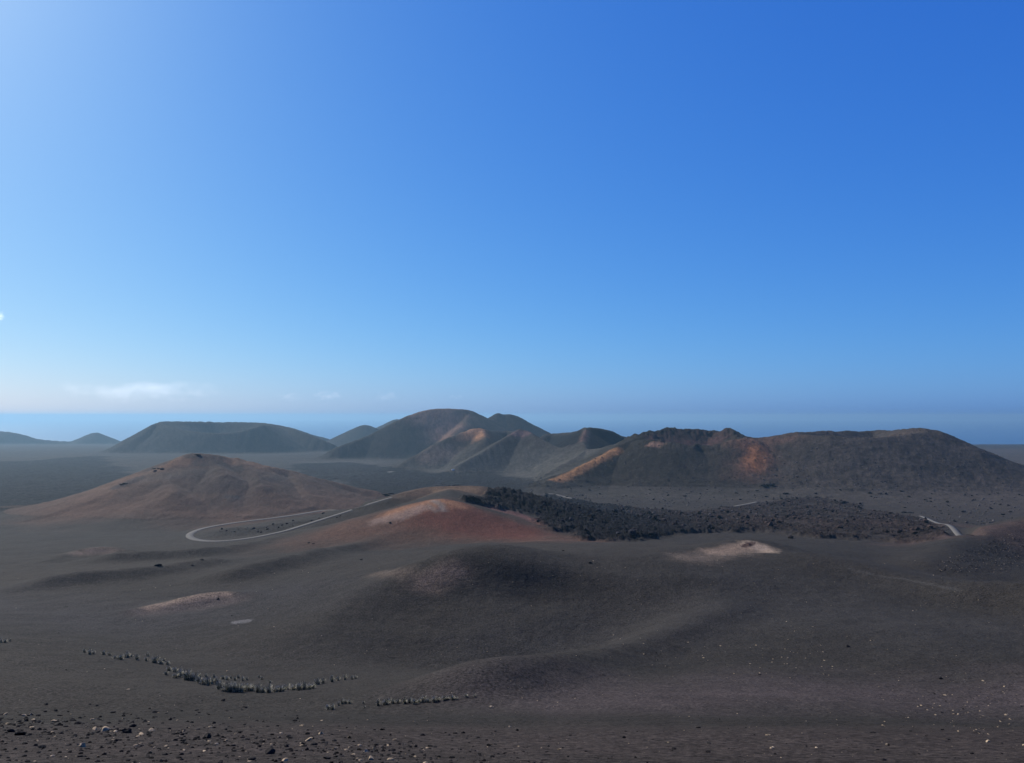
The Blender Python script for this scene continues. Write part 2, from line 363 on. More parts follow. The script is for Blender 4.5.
STR = strokes()
print('strokes', time.time()-T0)
def colour(x, y, z, own, lav, far, rd):
    shp = x.shape; x = x.ravel(); y = y.ravel(); own = own.ravel(); lav = lav.ravel(); far = far.ravel()
    n1 = fbm(x, y, 120, 4, 60); n2 = fbm(x, y, 14, 4, 61); n3 = fbm(x, y, 2.5, 3, 62)
    c = ASH[None]*(1+.22*n1+.16*n2+.12*n3)[:, None]
    c = c*np.where(n1 > 0, 1, 1)[:, None]
    c[:, 0] *= 1+.05*n1; c[:, 2] *= 1-.05*n1
    c = c+(np.array([.014,.015,.017])*(1+.6*n2)[:, None]-c)*(far*.85)[:, None]
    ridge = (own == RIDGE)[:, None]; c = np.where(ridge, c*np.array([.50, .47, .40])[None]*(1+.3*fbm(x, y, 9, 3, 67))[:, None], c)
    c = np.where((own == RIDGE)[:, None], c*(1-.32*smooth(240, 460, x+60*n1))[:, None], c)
    lh = (own == LEFTH)[:, None]; c = np.where(lh, c+(np.array([.100,.062,.046])[None]*(1+.25*n2+.2*n1)[:, None]-c)*(.88*smooth(-2, 16, z.ravel()-base(x, y)+5*n1))[:, None], c)
    c = np.where(((y > 2300)&(own > 0))[:, None], c*.8, c)
    for P, R, col, a, e, n in STR:
        RR = R*1.6
        m = (x > P[:,0].min()-RR) & (x < P[:,0].max()+RR) & (y > P[:,1].min()-RR) & (y < P[:,1].max()+RR)
        if not m.any(): continue
        if len(P) > 1: d = seg_dist(x[m], y[m], P)[0]
        d = d*(1+.6*fbm(x[m], y[m], max(R*.8, 1), 5, 64, .6))
        w = a*smooth(1.25, 1.25-1.25*e, d/R)*(1+.5*fbm(x[m], y[m], max(R*.3, .8), 4, 65, .65))
        w = np.clip(w, 0, 1)*(1-.8*far[m]*(1 if R < 200 else 0))
        v = 1+.20*n2[m]+.15*n3[m]
        c[m] += (col[None]*v[:, None]-c[m])*w[:, None]
    for k_, P in enumerate(BOWLS):  # crater bowls: dark lava, with their self-shadow painted into the colour
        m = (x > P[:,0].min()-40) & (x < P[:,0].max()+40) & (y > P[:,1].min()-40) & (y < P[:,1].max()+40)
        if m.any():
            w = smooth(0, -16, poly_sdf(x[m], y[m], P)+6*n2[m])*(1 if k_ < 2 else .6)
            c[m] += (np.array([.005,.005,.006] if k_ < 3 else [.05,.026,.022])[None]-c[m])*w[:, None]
    q = np.where(y > 850, .38, .0)*smooth(850, 1000, y)
    c = c*(1+q*(fbm(x, y, 7, 3, 68, .7)*1.6+fbm(x, y, 22, 2, 69)*.8))[:, None]
    # clinker, rustier toward the right
    rust = smooth(90, 190, x)*.8
    lc = np.array([.014,.0135,.016])[None]*(1-rust[:, None])+np.array([.040,.029,.025])[None]*rust[:, None]
    lc = lc*(1+1.1*fbm(x, y, 7, 3, 66)+.6*fbm(x, y, 24, 2, 63))[:, None]
    c = c+(lc-c)*np.clip(lav*1.2, 0, 1)[:, None]
    return np.clip(c*AK, .004, .9).reshape(shp+(3,))

# ------------------------------------------------------------------ mesh writers
def mesh_from(name, V, Fq, mat, smoothsh=True, col=None, extra=None):
    me = bpy.data.meshes.new(name)
    V = np.asarray(V, np.float32); Fq = np.asarray(Fq, np.int32); k = Fq.shape[1]
    me.vertices.add(len(V)); me.vertices.foreach_set('co', V.ravel())
    me.loops.add(Fq.size); me.loops.foreach_set('vertex_index', Fq.ravel())
    me.polygons.add(len(Fq)); me.polygons.foreach_set('loop_start', np.arange(0, Fq.size, k, dtype=np.int32))
    if smoothsh: me.polygons.foreach_set('use_smooth', np.ones(len(Fq), bool))
    me.update(calc_edges=True)
    if not smoothsh: me.shade_flat()
    if col is not None:
        a = me.color_attributes.new('pigment', 'FLOAT_COLOR', 'POINT')
        cc = np.ones((len(V), 4), np.float32); cc[:, :3] = col; a.data.foreach_set('color', cc.ravel())
    if extra is not None:
        a = me.attributes.new('clinker', 'FLOAT', 'POINT'); a.data.foreach_set('value', np.asarray(extra, np.float32))
    me.materials.append(mat)
    return me
def link(name, me, parent=None, **props):
    o = bpy.data.objects.new(name, me); C.objects.link(o)
    if parent: o.parent = parent
    for k, v in props.items(): o[k] = v
    return o

# ------------------------------------------------------------------ materials
def newmat(name):
    m = bpy.data.materials.new(name); m.use_nodes = True; nt = m.node_tree
    b = nt.nodes['Principled BSDF']; return m, nt, b
def N(nt, t, **kw):
    n = nt.nodes.new(t)
    for k, v in kw.items():
        if k in n.inputs: n.inputs[k].default_value = v
        else: setattr(n, k, v)
    return n
def ground_mat():
    m, nt, b = newmat('cinder'); L = nt.links.new
    b.inputs['Roughness'].default_value = 1.0; b.inputs['Specular IOR Level'].default_value = .06
    at_ = N(nt, 'ShaderNodeAttribute', attribute_name='pigment'); cl = N(nt, 'ShaderNodeAttribute', attribute_name='clinker')
    geo = N(nt, 'ShaderNodeNewGeometry')
    n1 = N(nt, 'ShaderNodeTexNoise', Scale=2.6, Detail=6.0, Roughness=.75); n2 = N(nt, 'ShaderNodeTexNoise', Scale=.35, Detail=9.0, Roughness=.65)
    n3 = N(nt, 'ShaderNodeTexNoise', Scale=.14, Detail=8.0, Roughness=.75)
    for n in (n1, n2, n3): L(geo.outputs['Position'], n.inputs['Vector'])
    n4 = N(nt, 'ShaderNodeTexNoise', Scale=13.0, Detail=5.0, Roughness=.7); L(geo.outputs['Position'], n4.inputs['Vector'])
    # colour break-up
    mr = N(nt, 'ShaderNodeMapRange'); mr.inputs['From Min'].default_value = .3; mr.inputs['From Max'].default_value = .7
    mr.inputs['From Min'].default_value = .38; mr.inputs['From Max'].default_value = .62; mr.inputs['To Min'].default_value = .35; mr.inputs['To Max'].default_value = 1.65; mr.clamp = False; L(n1.outputs['Fac'], mr.inputs['Value'])
    mr2 = N(nt, 'ShaderNodeMapRange'); mr2.inputs['From Min'].default_value = .3; mr2.inputs['From Max'].default_value = .7
    mr2.inputs['To Min'].default_value = .86; mr2.inputs['To Max'].default_value = 1.14; L(n2.outputs['Fac'], mr2.inputs['Value'])
    m4 = N(nt, 'ShaderNodeMath', operation='MULTIPLY_ADD'); L(n4.outputs['Fac'], m4.inputs[0]); m4.inputs[1].default_value = 3.4; m4.inputs[2].default_value = -.7
    mu0 = N(nt, 'ShaderNodeMath', operation='MULTIPLY'); L(mr.outputs[0], mu0.inputs[0]); L(m4.outputs[0], mu0.inputs[1])
    mu = N(nt, 'ShaderNodeMath', operation='MULTIPLY'); L(mu0.outputs[0], mu.inputs[0]); L(mr2.outputs[0], mu.inputs[1])
    vm = N(nt, 'ShaderNodeVectorMath', operation='SCALE'); L(at_.outputs['Color'], vm.inputs[0]); L(mu.outputs[0], vm.inputs['Scale'])
    ma = N(nt, 'ShaderNodeMath', operation='MULTIPLY_ADD'); ma.inputs[1].default_value = 3.2; ma.inputs[2].default_value = -1.6; L(n3.outputs['Fac'], ma.inputs[0])
    mb = N(nt, 'ShaderNodeMath', operation='MULTIPLY_ADD'); L(ma.outputs[0], mb.inputs[0]); L(cl.outputs['Fac'], mb.inputs[1]); mb.inputs[2].default_value = 1.0
    mc = N(nt, 'ShaderNodeMath', operation='MAXIMUM'); L(mb.outputs[0], mc.inputs[0]); mc.inputs[1].default_value = .25
    vm2 = N(nt, 'ShaderNodeVectorMath', operation='SCALE'); L(vm.outputs[0], vm2.inputs[0]); L(mc.outputs[0], vm2.inputs['Scale'])
    L(vm2.outputs[0], b.inputs['Base Color'])
    # wind ripples, faint
    mp = N(nt, 'ShaderNodeMapping'); mp.inputs['Scale'].default_value = (.8, 1.0, 1.0); mp.inputs['Rotation'].default_value = (0, 0, .25)
    L(geo.outputs['Position'], mp.inputs['Vector'])
    nr = N(nt, 'ShaderNodeTexNoise', Scale=.9, Detail=3.0, Distortion=.6); L(mp.outputs[0], nr.inputs['Vector'])
    b0 = N(nt, 'ShaderNodeBump', Strength=.7, Distance=.06); L(n4.outputs['Fac'], b0.inputs['Height'])
    b1 = N(nt, 'ShaderNodeBump', Strength=.8, Distance=.22); L(n1.outputs['Fac'], b1.inputs['Height']); L(b0.outputs[0], b1.inputs['Normal'])
    b2 = N(nt, 'ShaderNodeBump', Strength=.07, Distance=.25); L(nr.outputs['Fac'], b2.inputs['Height']); L(b1.outputs[0], b2.inputs['Normal'])
    b4 = N(nt, 'ShaderNodeBump', Strength=.7, Distance=.9); L(n2.outputs['Fac'], b4.inputs['Height']); L(b2.outputs[0], b4.inputs['Normal'])
    b3 = N(nt, 'ShaderNodeBump', Distance=6.0); L(n3.outputs['Fac'], b3.inputs['Height']); L(b4.outputs[0], b3.inputs['Normal'])
    L(cl.outputs['Fac'], b3.inputs['Strength']); L(b3.outputs[0], b.inputs['Normal'])
    return m
def rock_mat(name, col, var=.35, rough=.8):
    m, nt, b = newmat(name); L = nt.links.new
    tc = N(nt, 'ShaderNodeNewGeometry'); n = N(nt, 'ShaderNodeTexNoise', Scale=6.0, Detail=6.0); L(tc.outputs['Position'], n.inputs['Vector'])
    r = N(nt, 'ShaderNodeValToRGB'); r.color_ramp.elements[0].position = .3; r.color_ramp.elements[1].position = .7
    r.color_ramp.elements[0].color = tuple(c*(1-var) for c in col)+(1,); r.color_ramp.elements[1].color = tuple(min(1, c*(1+var)) for c in col)+(1,)
    L(n.outputs['Fac'], r.inputs[0]); L(r.outputs[0], b.inputs['Base Color']); b.inputs['Roughness'].default_value = 1.0; b.inputs['Specular IOR Level'].default_value = .08
    bp = N(nt, 'ShaderNodeBump', Strength=.6, Distance=.04); L(n.outputs['Fac'], bp.inputs['Height']); L(bp.outputs[0], b.inputs['Normal'])
    return m
def attr_mat(name, rough=.85):
    m, nt, b = newmat(name); a = N(nt, 'ShaderNodeAttribute', attribute_name='pigment')
    n = N(nt, 'ShaderNodeTexNoise', Scale=5.0, Detail=4.0); mx = N(nt, 'ShaderNodeVectorMath', operation='SCALE')
    g = N(nt, 'ShaderNodeNewGeometry'); nt.links.new(g.outputs['Position'], n.inputs['Vector'])
    mr = N(nt, 'ShaderNodeMapRange'); mr.inputs['From Min'].default_value = .38; mr.inputs['From Max'].default_value = .62; mr.inputs['To Min'].default_value = .35; mr.inputs['To Max'].default_value = 1.65; mr.clamp = False
    nt.links.new(n.outputs['Fac'], mr.inputs['Value']); nt.links.new(a.outputs['Color'], mx.inputs[0]); nt.links.new(mr.outputs[0], mx.inputs['Scale'])
    nt.links.new(mx.outputs[0], b.inputs['Base Color']); b.inputs['Roughness'].default_value = 1.0; b.inputs['Specular IOR Level'].default_value = .06; return m
def plain_mat(name, col, rough=.5, metal=0):
    m, nt, b = newmat(name); n = N(nt, 'ShaderNodeTexNoise', Scale=3.0); r = N(nt, 'ShaderNodeValToRGB')
    r.color_ramp.elements[0].color = tuple(c*.88 for c in col)+(1,); r.color_ramp.elements[1].color = tuple(min(1, c*1.1) for c in col)+(1,)
    nt.links.new(n.outputs['Fac'], r.inputs[0]); nt.links.new(r.outputs[0], b.inputs['Base Color'])
    b.inputs['Roughness'].default_value = rough; b.inputs['Metallic'].default_value = metal; return m
M_G = ground_mat()

# ------------------------------------------------------------------ the terrain mesh (polar sheet, finest where the photograph looks)
fast_cols = 1250
th = np.concatenate([np.linspace(-180, -60, 34, endpoint=False), np.linspace(-60, -36.5, 60, endpoint=False),
                     np.linspace(-36.5, 36.5, fast_cols), np.linspace(36.5, 60, 61)[1:], np.linspace(60, 180, 35)[1:]])
th = np.radians(th)
rr = np.concatenate([np.exp(np.linspace(math.log(1.2), math.log(12), 50, endpoint=False)),
                     np.exp(np.linspace(math.log(12), math.log(9400), 1500))])
TH, RR = np.meshgrid(th, rr, indexing='ij')
X = RR*np.sin(TH); Y = RR*np.cos(TH)
Z, OWN, LAVM, FARM, RD = Hfull(X, Y, True)
print('height', time.time()-T0)
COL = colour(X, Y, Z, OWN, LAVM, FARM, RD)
CL = np.clip(LAVM*.9+FARM*.6+np.where((OWN > 0)&(RR > 900), .45, 0)+.12*smooth(450, 900, RR), 0, 1)
print('colour', time.time()-T0)
nA, nR = X.shape
idx = np.arange(nA*nR).reshape(nA, nR)
Q = np.stack([idx[:-1, :-1], idx[:-1, 1:], idx[1:, 1:], idx[1:, :-1]], -1).reshape(-1, 4)[:, ::-1]
fo = OWN[:-1, :-1].ravel().copy()
fl = (LAVM[:-1, :-1].ravel() > .45)&(RR[:-1, :-1].ravel() > 380)
fo = np.where(fl, 200, fo)
VV = np.stack([X, Y, Z+ZC], -1).reshape(-1, 3); CC = COL.reshape(-1, 3); CLr = CL.ravel()
HN = {0: 'ground', 200: 'lava_field'}
for k in np.unique(fo):
    q = Q[fo == k]
    if len(q) < 60 and k != 0: pass
    used, inv = np.unique(q, return_inverse=True)
    nm = HN.get(int(k), 'hill')
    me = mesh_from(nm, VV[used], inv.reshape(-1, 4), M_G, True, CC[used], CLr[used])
    link(nm, me, kind='structure')
print('terrain', nA*nR, time.time()-T0)

# ------------------------------------------------------------------ sea and surf
def sea_mat():
    m, nt, b = newmat('sea water'); L = nt.links.new
    b.inputs['Base Color'].default_value = (.012, .05, .12, 1); b.inputs['Roughness'].default_value = .32; b.inputs['IOR'].default_value = 1.33
    g = N(nt, 'ShaderNodeNewGeometry'); n = N(nt, 'ShaderNodeTexNoise', Scale=.02, Detail=5.0); L(g.outputs['Position'], n.inputs['Vector'])
    bp = N(nt, 'ShaderNodeBump', Strength=.5, Distance=8.0); L(n.outputs['Fac'], bp.inputs['Height']); L(bp.outputs[0], b.inputs['Normal'])
    return m
V = [(0, 0, 0)]; Fc = []
ng = 96; rads = [3000, 8000, 16000, 30000, 52000]
V = []; 
for r in rads:
    for i in range(ng): V.append((r*math.sin(i/ng*2*math.pi), r*math.cos(i/ng*2*math.pi), -0.0))
Fc = [[j*ng+i, j*ng+(i+1) % ng, (j+1)*ng+(i+1) % ng, (j+1)*ng+i] for j in range(len(rads)-1) for i in range(ng)]
me = mesh_from('sea', V, np.array(Fc)[:, ::-1], sea_mat()); link('sea', me, kind='structure')

# ------------------------------------------------------------------ roads
def road_mat():
    m, nt, b = newmat('worn asphalt'); L = nt.links.new
    g = N(nt, 'ShaderNodeNewGeometry'); n = N(nt, 'ShaderNodeTexNoise', Scale=.8, Detail=6.0); L(g.outputs['Position'], n.inputs['Vector'])
    r = N(nt, 'ShaderNodeValToRGB'); r.color_ramp.elements[0].position = .3; r.color_ramp.elements[1].position = .7
    r.color_ramp.elements[0].color = (.075, .071, .064, 1); r.color_ramp.elements[1].color = (.115, .108, .098, 1)
    L(n.outputs['Fac'], r.inputs[0]); L(r.outputs[0], b.inputs['Base Color']); b.inputs['Roughness'].default_value = .7
    return m
M_R = road_mat(); M_R.node_tree.nodes['Principled BSDF'].inputs['Roughness'].default_value = 1.0; M_R.node_tree.nodes['Principled BSDF'].inputs['Specular IOR Level'].default_value = .05
for P, w in ROADS:
    P2 = P[:, :2]; t = np.gradient(P2, axis=0); t /= np.linalg.norm(t, axis=1)[:, None]+1e-9
    nrm = np.stack([-t[:, 1], t[:, 0]], 1); rows = []
    offs = np.linspace(-w/2, w/2, 5)
    zz = P[:, 2]+.14
    for s, dz in ((-1.03, -.3), (-1, 0), (0, .03), (1, 0), (1.03, -.3)):
        rows.append(np.column_stack([P2+nrm*s*w/2, zz+dz+ZC]))
    Vr = np.stack(rows, 1); n = len(P2); Vr = Vr.reshape(-1, 3)
    Fr = [[i*5+j, i*5+j+1, (i+1)*5+j+1, (i+1)*5+j] for i in range(n-1) for j in range(4)]
    link('road', mesh_from('road', Vr, np.array(Fr)[:, ::-1], M_R), kind='structure')

# ------------------------------------------------------------------ stones
def ico(sub=1):
    import bmesh
    bm = bmesh.new(); bmesh.ops.create_icosphere(bm, subdivisions=sub, radius=1.0)
    V = np.array([v.co[:] for v in bm.verts]); Fi = np.array([[v.index for v in f.verts] for f in bm.faces]); bm.free(); return V, Fi
def stone_shape(seed, sub=3, cuts=9, rough=.10):
    r = np.random.default_rng(seed); V, Fi = ico(sub); V = V.copy()
    for _ in range(cuts):
        n = r.normal(size=3); n /= np.linalg.norm(n); c = r.uniform(.42, .78)
        d = V@n; m = d > c; V[m] -= np.outer(d[m]-c, n)
    V += rough*np.stack([perlin(V[:, 0]*2+seed, V[:, 1]*2+V[:, 2]*2, seed % 60)]*3, 1)*V
    V += .16*np.stack([perlin(V[:, 0]*1.1+seed*3, V[:, 2]*1.1+V[:, 1], seed % 50)]*3, 1)*V; V *= np.array([1, r.uniform(.6, .9), r.uniform(.42, .65)])
    return V, Fi
M_DK = rock_mat('dark basalt', (.016,.014,.0135)); M_PL = rock_mat('pale weathered lava', (.25,.19,.125), .35); M_BR = rock_mat('brown scoria', (.07,.042,.034))
ROCKS = {}
for kind, mat in (('dark', M_DK), ('pale', M_PL), ('brown', M_BR)):
    ROCKS[kind] = []
    for s in range(6):
        V, Fi = stone_shape(s*7+3, 3); ROCKS[kind].append(mesh_from('rock', V, Fi, mat, False))
def gz(x, y): return Hfull(np.array([x, x]), np.array([y, y]))[0]
def rock(name, p, size, kind, label, group=None, cat='rock', flat=1.0, sink=.25):
    me = random.choice(ROCKS[kind]); o = link(name, me)
    o.location = (p[0], p[1], p[2]+ZC+size*.5*flat*(.55-sink)); o.scale = (size/2*random.uniform(.9, 1.15), size/2*random.uniform(.9, 1.15), size/2*flat)
    o.rotation_euler = (random.uniform(-.25, .25), random.uniform(-.25, .25), random.uniform(0, 6.28))
    o['label'] = label; o['category'] = cat
    if group: o['group'] = group
    return o
def put(pts):
    p = np.array(pts, float); out = []
    for q in np.array_split(p, max(1, len(p)//3000)):
        a, b, c = ray(q[:, 0], q[:, 1]); t = np.arctan2(a, b); f = np.interp(t, th, np.arange(len(th)))
        i = np.clip(f.astype(int), 0, len(th)-2); w = (f-i)[:, None]
        Zr = Z[i]*(1-w)+Z[i+1]*w; sl = (c/np.hypot(a, b))[:, None]
        D = sl*rr[None]-Zr; D[:, rr < 6] = 1; below = D < 0; k = np.where(below.any(1), np.argmax(below, 1), len(rr)-1); n_ = np.arange(len(k))
        d0, d1 = D[n_, k-1], D[n_, k]; u = np.clip(d0/(d0-d1+1e-9), 0, 1); R_ = rr[k-1]+u*(rr[k]-rr[k-1])
        out.append(np.stack([R_*np.sin(t), R_*np.cos(t), Zr[n_, k-1]*(1-u)+Zr[n_, k]*u], 1))
    return np.vstack(out)

# foreground debris, individual stones; (px, py, width in px, kind)
FG = [(12,732,9,'dark'),(20,735,14,'dark'),(5,715,5,'pale'),(24,716,6,'pale'),(28,716,5,'dark'),(54,722,7,'pale'),(38,723,8,'dark'),(73,721,9,'dark'),(78,724,11,'dark'),
 (92,720,5,'pale'),(95,730,7,'pale'),(106,731,11,'pale'),(116,731,6,'dark'),(128,733,13,'dark'),(141,735,7,'pale'),(145,722,6,'dark'),(152,731,8,'pale'),(133,727,9,'dark'),
 (82,747,12,'pale'),(88,749,9,'dark'),(42,748,9,'dark'),(35,746,5,'dark'),(80,757,6,'dark'),(136,746,5,'pale'),(148,758,9,'dark'),(8,758,5,'dark'),(6,744,4,'dark'),(28,762,6,'dark'),
 (46,705,5,'dark'),(113,713,6,'dark'),(155,713,7,'dark'),(56,711,5,'dark'),(97,706,4,'dark'),(170,720,6,'dark'),(199,713,4,'dark'),(176,734,5,'pale'),(207,738,12,'dark'),(198,738,6,'dark'),
 (183,741,7,'dark'),(226,741,5,'pale'),(233,746,6,'dark'),(256,739,6,'dark'),(262,742,8,'dark'),(269,740,5,'dark'),(309,741,9,'pale'),(314,745,8,'dark'),(302,746,5,'pale'),(270,754,14,'dark'),
 (251,760,8,'dark'),(285,761,8,'pale'),(327,759,8,'dark'),(335,749,5,'pale'),(349,748,4,'pale'),(366,752,7,'pale'),(371,760,9,'pale'),(388,746,4,'pale'),(391,760,7,'pale'),(360,746,5,'pale'),
 (336,757,6,'dark'),(246,708,4,'dark'),(227,711,4,'dark'),(297,716,3,'dark'),(165,755,7,'dark'),(60,740,5,'dark'),(66,727,5,'dark'),(120,722,5,'dark'),(240,733,5,'dark'),(280,738,4,'dark'),
 (415,757,4,'pale'),(430,749,4,'dark'),(404,745,3,'pale'),(345,738,3,'dark'),(323,729,3,'dark'),(452,741,3,'dark'),(470,752,4,'dark'),(19,722,5,'dark'),(48,733,5,'dark')]
def bigger(k, w): return {'dark': 'dark', 'pale': 'pale'}[k]
P = put([(a, b) for a, b, *_ in FG])
GRP_D = 'dark stones strewn over the near slope'; GRP_P = 'pale stones strewn over the near slope'
SPECIAL = {1: 'large black rock in the stone scatter near the left edge of the near slope', 13: 'wide flat black rock right of a long pale stone on the near slope',
           18: 'flat pale slab low in the lower left corner below the other stones', 11: 'long slanted pale stone above a flat black rock on the near slope',
           36: 'broad black rock in the middle of the stone band on the near slope', 44: 'pale block beside a black rock at the right end of the stone band',
           47: 'long low black rock near the bottom edge below the stone band', 8: 'black rock pile top left of the long pale stone',
           34: 'dark stone high on the near slope above the debris band'}
for i, ((px, py, w, k), p) in enumerate(zip(FG, P)):
    size = w*p[1]/F*1.02
    lab = SPECIAL.get(i) or ('small dark angular stone lying on the near gravel slope' if k == 'dark' else 'small pale angular stone lying on the near gravel slope')
    rock('rock', p, size, k, lab, None if i in SPECIAL else (GRP_D if k == 'dark' else GRP_P), flat=.8)
# lone stones and boulders further out
MID = [(848,647,6,'dark','large black boulder alone on the grey slope right of centre'),(941,679,6,'dark','black boulder on the grey slope above the pale stone scatter'),
 (603,675,5,'dark','dark boulder below the pale crest at bottom centre'),(760,675,4,'dark','small dark stone left of the pale scatter on the right slope'),
 (942,713,4,'dark','dark stone at the top edge of the pale stone scatter'),(988,742,6,'pale','largest pale stone near the bottom right corner'),
 (972,754,5,'dark','grey stone left of the dark stone at the bottom right corner'),(1002,754,4,'dark','dark stone at the bottom right corner'),
 (361,560,4,'dark','small black boulder below the road on dark ash'),(158,566,8,'dark','long flat black rock on the ash below the left bend of the road'),
 (192,565,5,'dark','black rock beside another on the ash below the road bend'),(202,560,5,'dark','upper black rock of the pair below the road bend'),
 (218,599,4,'dark','black stone on the tan topped dune at left'),(390,523,4,'dark','dark rock on the left flank of the red mound'),
 (397,507,4,'brown','rust brown rock on the crest of the red mound'),(563,551,4,'dark','black boulder on grey ash below the lava field'),
 (590,563,5,'dark','flat black rock on the ash slope left of the tan mound'),(749,545,5,'brown','dark red rock split in the top of the tan mound'),
 (309,543,3,'dark','dark stone just below the road at centre left'),(313,544,3,'dark','dark stone below the road beside another'),
 (1022,707,4,'dark','dark stone at the right edge above the pale scatter'),(227,671,3,'pale','pale stone above the long row of tussocks'),
 (128,690,4,'pale','pale stone below the left end of the tussock row'),(223,701,5,'dark','dark stone below the long tussock row'),(242,710,4,'dark','dark stone on the brink of the near slope'),
 (46,704,4,'dark','dark stone on the left brink of the near slope'),(66,670,3,'dark','dark stone left below the start of the tussock row')]
P = put([(a, b) for a, b, *_ in MID])
for (px, py, w, k, lab), p in zip(MID, P): rock('boulder' if p[1] > 150 else 'rock', p, w*p[1]/F, k, lab, flat=.75, cat='boulder' if p[1] > 150 else 'rock')
# black outcrops: piles of fused blocks, one mesh each
def outcrop(px, py, wpx, n, label, seed, name='rock_outcrop', fl=.62):
    r = np.random.default_rng(seed); p = put([(px, py)])[0]; s = wpx*p[1]/F; Vs = []; Fs = []; o = 0
    for i in range(n):
        V, Fi = stone_shape(seed+i, 3, 10); a = r.uniform(.28, .55)*s*.5
        off = np.array([r.uniform(-.5, .5)*s*.75, r.uniform(-.3, .3)*s*.5, 0]); off[2] = (r.uniform(.0, .3)*a*(2 if abs(off[0]) < s*.2 else 1))
        ang = r.uniform(0, 6.28); R = np.array([[math.cos(ang), -math.sin(ang), 0], [math.sin(ang), math.cos(ang), 0], [0, 0, 1]])
        Vs.append((V*a)@R.T+off); Fs.append(Fi+o); o += len(V)
    VA = np.vstack(Vs); VA[:, 2] *= fl; me = mesh_from(name, VA, np.vstack(Fs), M_DK, False); ob = link(name, me, label=label, category='rock outcrop'); ob.location = (p[0], p[1], p[2]+ZC)
outcrop(385, 495, 19, 9, 'large black lava outcrop where the road meets the foot of the red mound', 50)
outcrop(196, 454.5, 11, 6, 'dark rock outcrop crowning the peak of the reddish brown hill', 41, fl=.3)
outcrop(159, 469, 11, 5, 'dark rock outcrop halfway down the left crest of the reddish brown hill', 43)
outcrop(124, 484.5, 13, 6, 'low dark rocks low on the left crest of the reddish brown hill', 45)
outcrop(447, 485.5, 24, 9, 'low black lava outcrop behind the flat brown top of the red mound', 60, fl=.3)
outcrop(338, 517, 7, 5, 'dark rock knob between the two arms of the road', 70)
outcrop(770, 485.5, 18, 7, 'long low black outcrop in the hollow below the orange saddle', 80)
outcrop(799, 482, 6, 4, 'single black outcrop right of the low one below the orange saddle', 90)
outcrop(907, 513, 13, 7, 'black outcrop on the upper right edge of the lava field beside the path', 100)
outcrop(843, 503, 16, 8, 'tall black outcrop on the top edge of the lava field', 110)
outcrop(948, 530, 5, 4, 'small black outcrop touching the lower end of the right path', 120)
outcrop(974, 524, 6, 4, 'black outcrop on rusty ground right of the right path', 130)
outcrop(834, 432.5, 4, 3, 'tiny rock stack standing on the crater rim skyline', 140)
# boulders over the foot of the big ridge
r = np.random.default_rng(5)
B = [(963,512),(986,512),(940,511),(925,500),(947,502),(1000,505),(895,485),(909,497),(880,494),(872,482),(808,499),(665,501),(622,499),(600,494),(590,487),(571,489),(610,481),(650,490),(700,494),(735,478),(640,482),(757,491),(784,494),(840,490),(905,508),(1010,512),(975,500),(1003,515),(858,484),(560,480),(548,486),(628,487),(683,485),(715,488)]
B += [(r.uniform(560, 1020), 0) for _ in range(60)]
B = [(a, b if b else r.uniform(478, 500)+(max(0, a-860)*.08)) for a, b in B]
P = put(B)
for (a, b), p in zip(B, P):
    w = r.uniform(2.2, 5.5) if b > 490 else r.uniform(1.6, 3.2)
    rock('boulder', p, w*p[1]/F, 'dark', 'dark boulder on the ash apron below the long crater ridge', 'boulders on the apron below the ridge', 'boulder', .8)
# pale stones on right slopes
S = []
def scat(n, cx, cy, sx, sy, w0, w1, pale=.8):
    for _ in range(n):
        S.append((r.normal(cx, sx), r.normal(cy, sy), r.uniform(w0, w1), 'pale' if r.random() < pale else 'dark'))
scat(40, 965, 715, 34, 13, 1.6, 3.8); scat(14, 800, 658, 26, 12, 1.4, 2.6); scat(14, 735, 655, 30, 14, 1.4, 2.8); scat(10, 650, 655, 25, 12, 1.4, 2.4, .6); scat(8, 515, 690, 20, 8, 1.3, 2.2, .5)
scat(8, 560, 750, 60, 7, 2, 4, .1)
S = [s for s in S if 8 < s[0] < 1022 and 560 < s[1] < 761]
P = put([(s[0], s[1]) for s in S])
for (a, b, w, k), p in zip(S, P):
    rock('rock', p, w*p[1]/F, k, ('pale' if k == 'pale' else 'dark')+' stone in the scatter on the grey ash slopes', ('pale' if k == 'pale' else 'dark')+' stones scattered over the ash slopes', flat=.7)

# uncountable small stones: one object per kind of cover
def debris(name, pts, sizes, cols, mat, flat=.6, sub=1, seed=1):
    r = np.random.default_rng(seed); V0, Fi = ico(sub); n = len(pts); nv = len(V0)
    Vr = np.repeat(V0[None], n, 0)*(1+r.uniform(-.28, .28, (n, nv, 1)))
    a = r.uniform(0, 6.28, n); ca, sa = np.cos(a), np.sin(a)
    sc = np.stack([np.ones(n), r.uniform(.6, .95, n), r.uniform(.5, 1, n)*flat], 1)
    Vr = Vr*sc[:, None]; x = Vr[..., 0]*ca[:, None]-Vr[..., 1]*sa[:, None]; y = Vr[..., 0]*sa[:, None]+Vr[..., 1]*ca[:, None]
    Vr = np.stack([x, y, Vr[..., 2]], -1)*sizes[:, None, None]*.5+pts[:, None]
    Ff = (Fi[None]+(np.arange(n)*nv)[:, None, None]).reshape(-1, 3)
    me = mesh_from(name, Vr.reshape(-1, 3), Ff, mat, False, np.repeat(cols, nv, 0)); return link(name, me, kind='stuff')
M_A = attr_mat('mixed stones')
